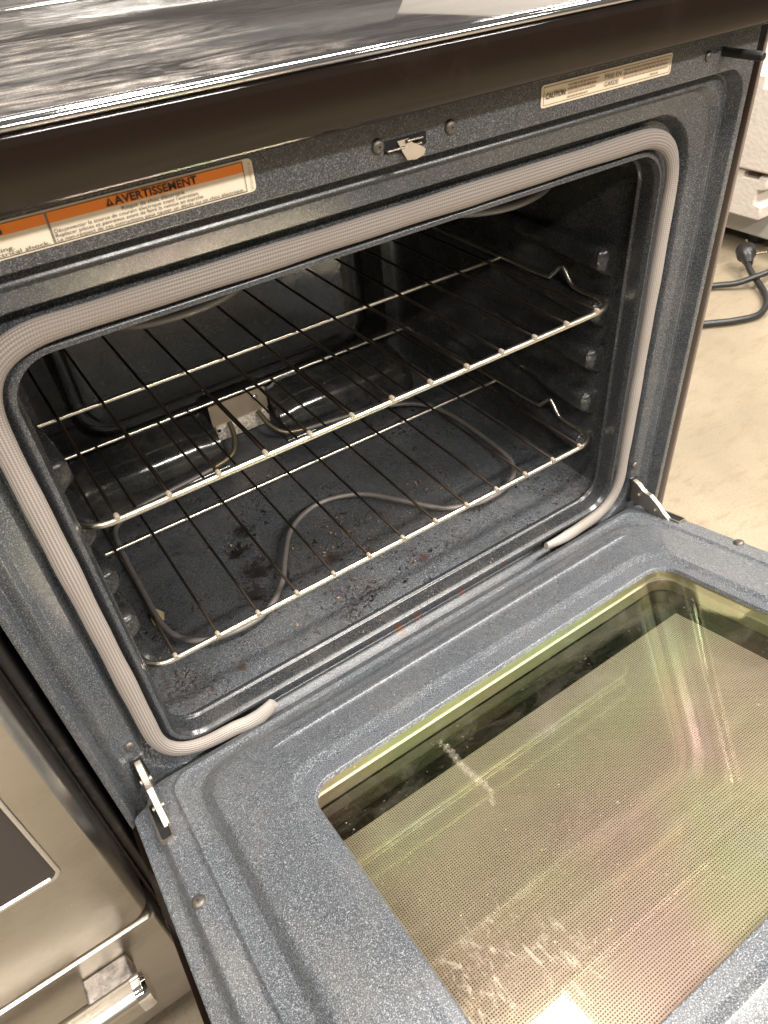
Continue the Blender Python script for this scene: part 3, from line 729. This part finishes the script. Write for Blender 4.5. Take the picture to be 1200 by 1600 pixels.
# ------------------------------------------------------------------ background at the right: packed white appliance
A = empty('white_appliance', (2.3, 1.6, 0), 'white appliance on the floor behind, wrapped with foam blocks', 'appliance')
def apart(o): o.parent = A; o.matrix_parent_inverse = A.matrix_basis.inverted(); return o
apart(box('cabinet', (1.93, .80, .13), (2.70, 2.6, 1.75), M['white_paint'], None, .01))
apart(box('base_plinth', (1.90, .78, .045), (2.70, 2.6, .128), M['grey_paint'], None, .006))
for y in (.9, 2.5): apart(tube('foot', [(1.98, y, 0), (1.98, y, .05)], .03, M['black'], None, 12))
apart(box('side_panel_seam', (1.926, 1.30, .132), (1.9295, 1.306, 1.70), M['grey_paint'], None, 0))
apart(box('vent_grille', (1.895, .70, .06), (1.93, .776, .10), M['grey_paint'], None, .004))
def foam(lo, hi, label, notch):
    bm = bmesh.new(); x0, y0, z0 = lo; x1, y1, z1 = hi
    prof = [(y0, z0), (y1, z0), (y1, z1), (y0 + .08, z1), (y0 + .08, z1 - notch), (y0 + .03, z1 - notch), (y0 + .03, z1 - .01), (y0, z1 - .01), (y0, (z0 + z1) / 2 + .02), (y0 + .025, (z0 + z1) / 2 + .015), (y0 + .025, (z0 + z1) / 2 - .02), (y0, (z0 + z1) / 2 - .025)]
    n = len(prof); V = [(x, y, z) for x in (x0, x1) for y, z in prof]; F = [tuple(range(n))[::-1], tuple(range(n, 2 * n))]
    for k in range(n): j = (k + 1) % n; F.append((k, j, n + j, n + k))
    o = mk('foam_block', V, F, M['foam'], None, 30)
    md = o.modifiers.new('bevel', 'BEVEL'); md.width = .006; md.segments = 2
    return tag(o, label, 'foam block', 'foam packing blocks on the white appliance')
foam((1.80, .80, .132), (1.925, 1.18, .262), 'lower foam packing block above the appliance plinth', .02)
foam((1.79, .79, .264), (1.925, 1.18, .505), 'upper foam packing block stacked on the lower one', .03)
def slotted_sheet():
    """backing sheet with a front layer that leaves long slots open"""
    ys = [1.20, 1.68, 1.85, 2.00, 2.02, 2.15, 2.28, 2.32, 2.55]; zs_ = [.70, 1.00, 1.02, 1.115, 1.135, 1.20, 1.220, 1.262, 1.282, 1.34, 1.36, 1.70]
    holes = {(1, 5), (5, 5), (3, 7), (4, 7), (5, 7), (6, 7), (1, 9), (3, 3), (4, 3), (5, 3), (1, 1), (5, 1), (5, 9)}
    bm = bmesh.new()
    def bx(x0, x1, y0, y1, z0, z1):
        r_ = bmesh.ops.create_cube(bm, size=1)['verts']
        for v in r_: v.co = Vector(((v.co.x + .5) * (x1 - x0) + x0, (v.co.y + .5) * (y1 - y0) + y0, (v.co.z + .5) * (z1 - z0) + z0))
    bx(1.8225, 1.925, 1.20, 2.55, .70, 1.70)
    for i in range(len(ys) - 1):
        for k in range(len(zs_) - 1):
            if (i, k) not in holes: bx(1.80, 1.822, ys[i], ys[i + 1], zs_[k], zs_[k + 1])
    bmesh.ops.remove_doubles(bm, verts=bm.verts[:], dist=.0001)
    return bmobj('foam_sheet', bm, M['sheet_foam'], None, 0)
M['sheet_foam'] = (lambda t: (t.set(Base_Color=t.mix(t.noise(40, 4, .7), (.72, .67, .60), (.84, .79, .72)), Roughness=.7), t.m)[1])(NT('pale_foam_sheet'))
tag(slotted_sheet(), 'tall slotted foam sheet on the flank of the white appliance, mirrored in the cooktop', 'foam sheet')

# power cord with plug
cord = empty('power_cord', (1.6, .7, 0), 'black power cord with round plug coiled on the tan floor', 'power cord')
def cpart(o): o.parent = cord; o.matrix_parent_inverse = cord.matrix_basis.inverted(); return o
pl = [Vector((1.735, .765, .045)), Vector((1.700, .725, .035)), Vector((1.672, .672, .020)), Vector((1.640, .628, .013)), Vector((1.585, .585, .012)), Vector((1.52, .565, .012)), Vector((1.45, .585, .012)), Vector((1.40, .612, .012)), Vector((1.33, .655, .012)), Vector((1.2, .75, .012))]
cpart(tube('cable', smooth_path(pl, 8), .0090, M['black'], None, 10))
p2 = [(1.50, .80, .012), (1.58, .757, .014), (1.63, .715, .020), (1.67, .690, .034), (1.72, .675, .042), (1.80, .700, .030), (1.92, .68, .012), (2.1, .62, .012)]
cpart(tube('cable', smooth_path(p2, 8), .0085, M['black'], None, 10))
ax = Vector((-.035, -.038, -.012)).normalized()
q0 = Vector((1.770, .800, .058))
cpart(tube('plug_body', [q0, q0 + ax * .004, q0 + ax * .030, q0 + ax * .036, q0 + ax * .055, q0 + ax * .075], .027, M['black'], None, 18, radf=lambda u: (.85, 1, 1, .72, .62, .42)[min(5, int(round(u * 5)))]))
for d in (-.012, .012):
    o_ = q0 + Vector((d, 0, d * .4)); cpart(tube('plug_pin', [o_, o_ - ax * .03], .0035, M['brass'], None, 8))
pin = Vector((1.772, .770, .050)); cpart(tube('plug_pin', [pin, pin + Vector((.030, -.022, .004))], .0032, M['brass'], None, 8))

# ------------------------------------------------------------------ loose crumbs and dust grains (uncountable)
def crumbs():
    V = []; F = []
    def bit(c, s):
        b = len(V); q = [Vector((random.gauss(0, 1), random.gauss(0, 1), random.gauss(0, .6))).normalized() * s * random.uniform(.6, 1.2) for _ in range(4)]
        for v in q: V.append(c + v)
        F.extend([(b, b + 1, b + 2), (b, b + 2, b + 3), (b, b + 3, b + 1), (b + 1, b + 3, b + 2)])
    for _ in range(620):
        cx, cy = random.choice(((-.05, .07), (-.24, .06), (.05, .08), (.12, .12), (-.1, .16), (.0, .12)))
        bit(Vector((cx + random.gauss(0, .03), abs(cy + random.gauss(0, .03)) + .03, zf + .0014)), random.uniform(.0005, .0021))
    for _ in range(150):
        bit(Vector((random.gauss(.03, .1), random.uniform(.0, .017), .3872)), random.uniform(.0004, .0012))
    for _ in range(110):
        u = random.uniform(.02, .12); x = random.gauss(.02, .1)
        p_ = DM @ Vector((x, -u, .0085 + u * .30)); bit(p_, random.uniform(.0004, .0011))
    return mk('crumbs', V, F, M['crumb'], None, 0)
tag(crumbs(), 'brown crumbs scattered on the oven floor and door edge', 'crumbs', kind='stuff')
def grains():
    V = []; F = []
    for _ in range(170):
        x = random.uniform(-.2, .2) if random.random() < .5 else random.gauss(-.12, .05); u = random.uniform(.14, .41); s = random.uniform(.0003, .0008)
        if random.random() < .35: x, u = random.gauss(-.15, .03), random.gauss(.38, .02)
        if u > .416 or abs(x) > .205: continue
        c = Vector((x, -u, .0374)); b = len(V)
        for _k in range(4): V.append(DM @ (c + Vector((random.uniform(-s, s), random.uniform(-s, s), random.uniform(-s * .3, s)))))
        F.extend([(b, b + 1, b + 2), (b, b + 2, b + 3), (b, b + 3, b + 1), (b + 1, b + 3, b + 2)])
    return mk('dust_grains', V, F, M['paper_bit'], None, 0)
tag(grains(), 'pale dust grains lying on the door window glass', 'dust', kind='stuff')
# scrap of burnt paper near the element
def scrap():
    V = [Vector((-.238 + random.uniform(-.002, .002) + .007 * math.cos(a), .163 + .012 * math.sin(a) * random.uniform(.7, 1.2), .3874 + random.uniform(0, .003))) for a in [i * .785 for i in range(8)]]
    n = 8; V2 = [v + Vector((0, 0, -.0006)) for v in V]; F = [tuple(range(n)), tuple(range(n, 2 * n))[::-1]] + [(k, (k + 1) % n, n + (k + 1) % n, n + k) for k in range(n)]
    return mk('burnt_scrap', V + V2, F, M['paper_bit'], None, 0)
tag(scrap(), 'curled tan scrap beside the left run of the bake element', 'scrap')
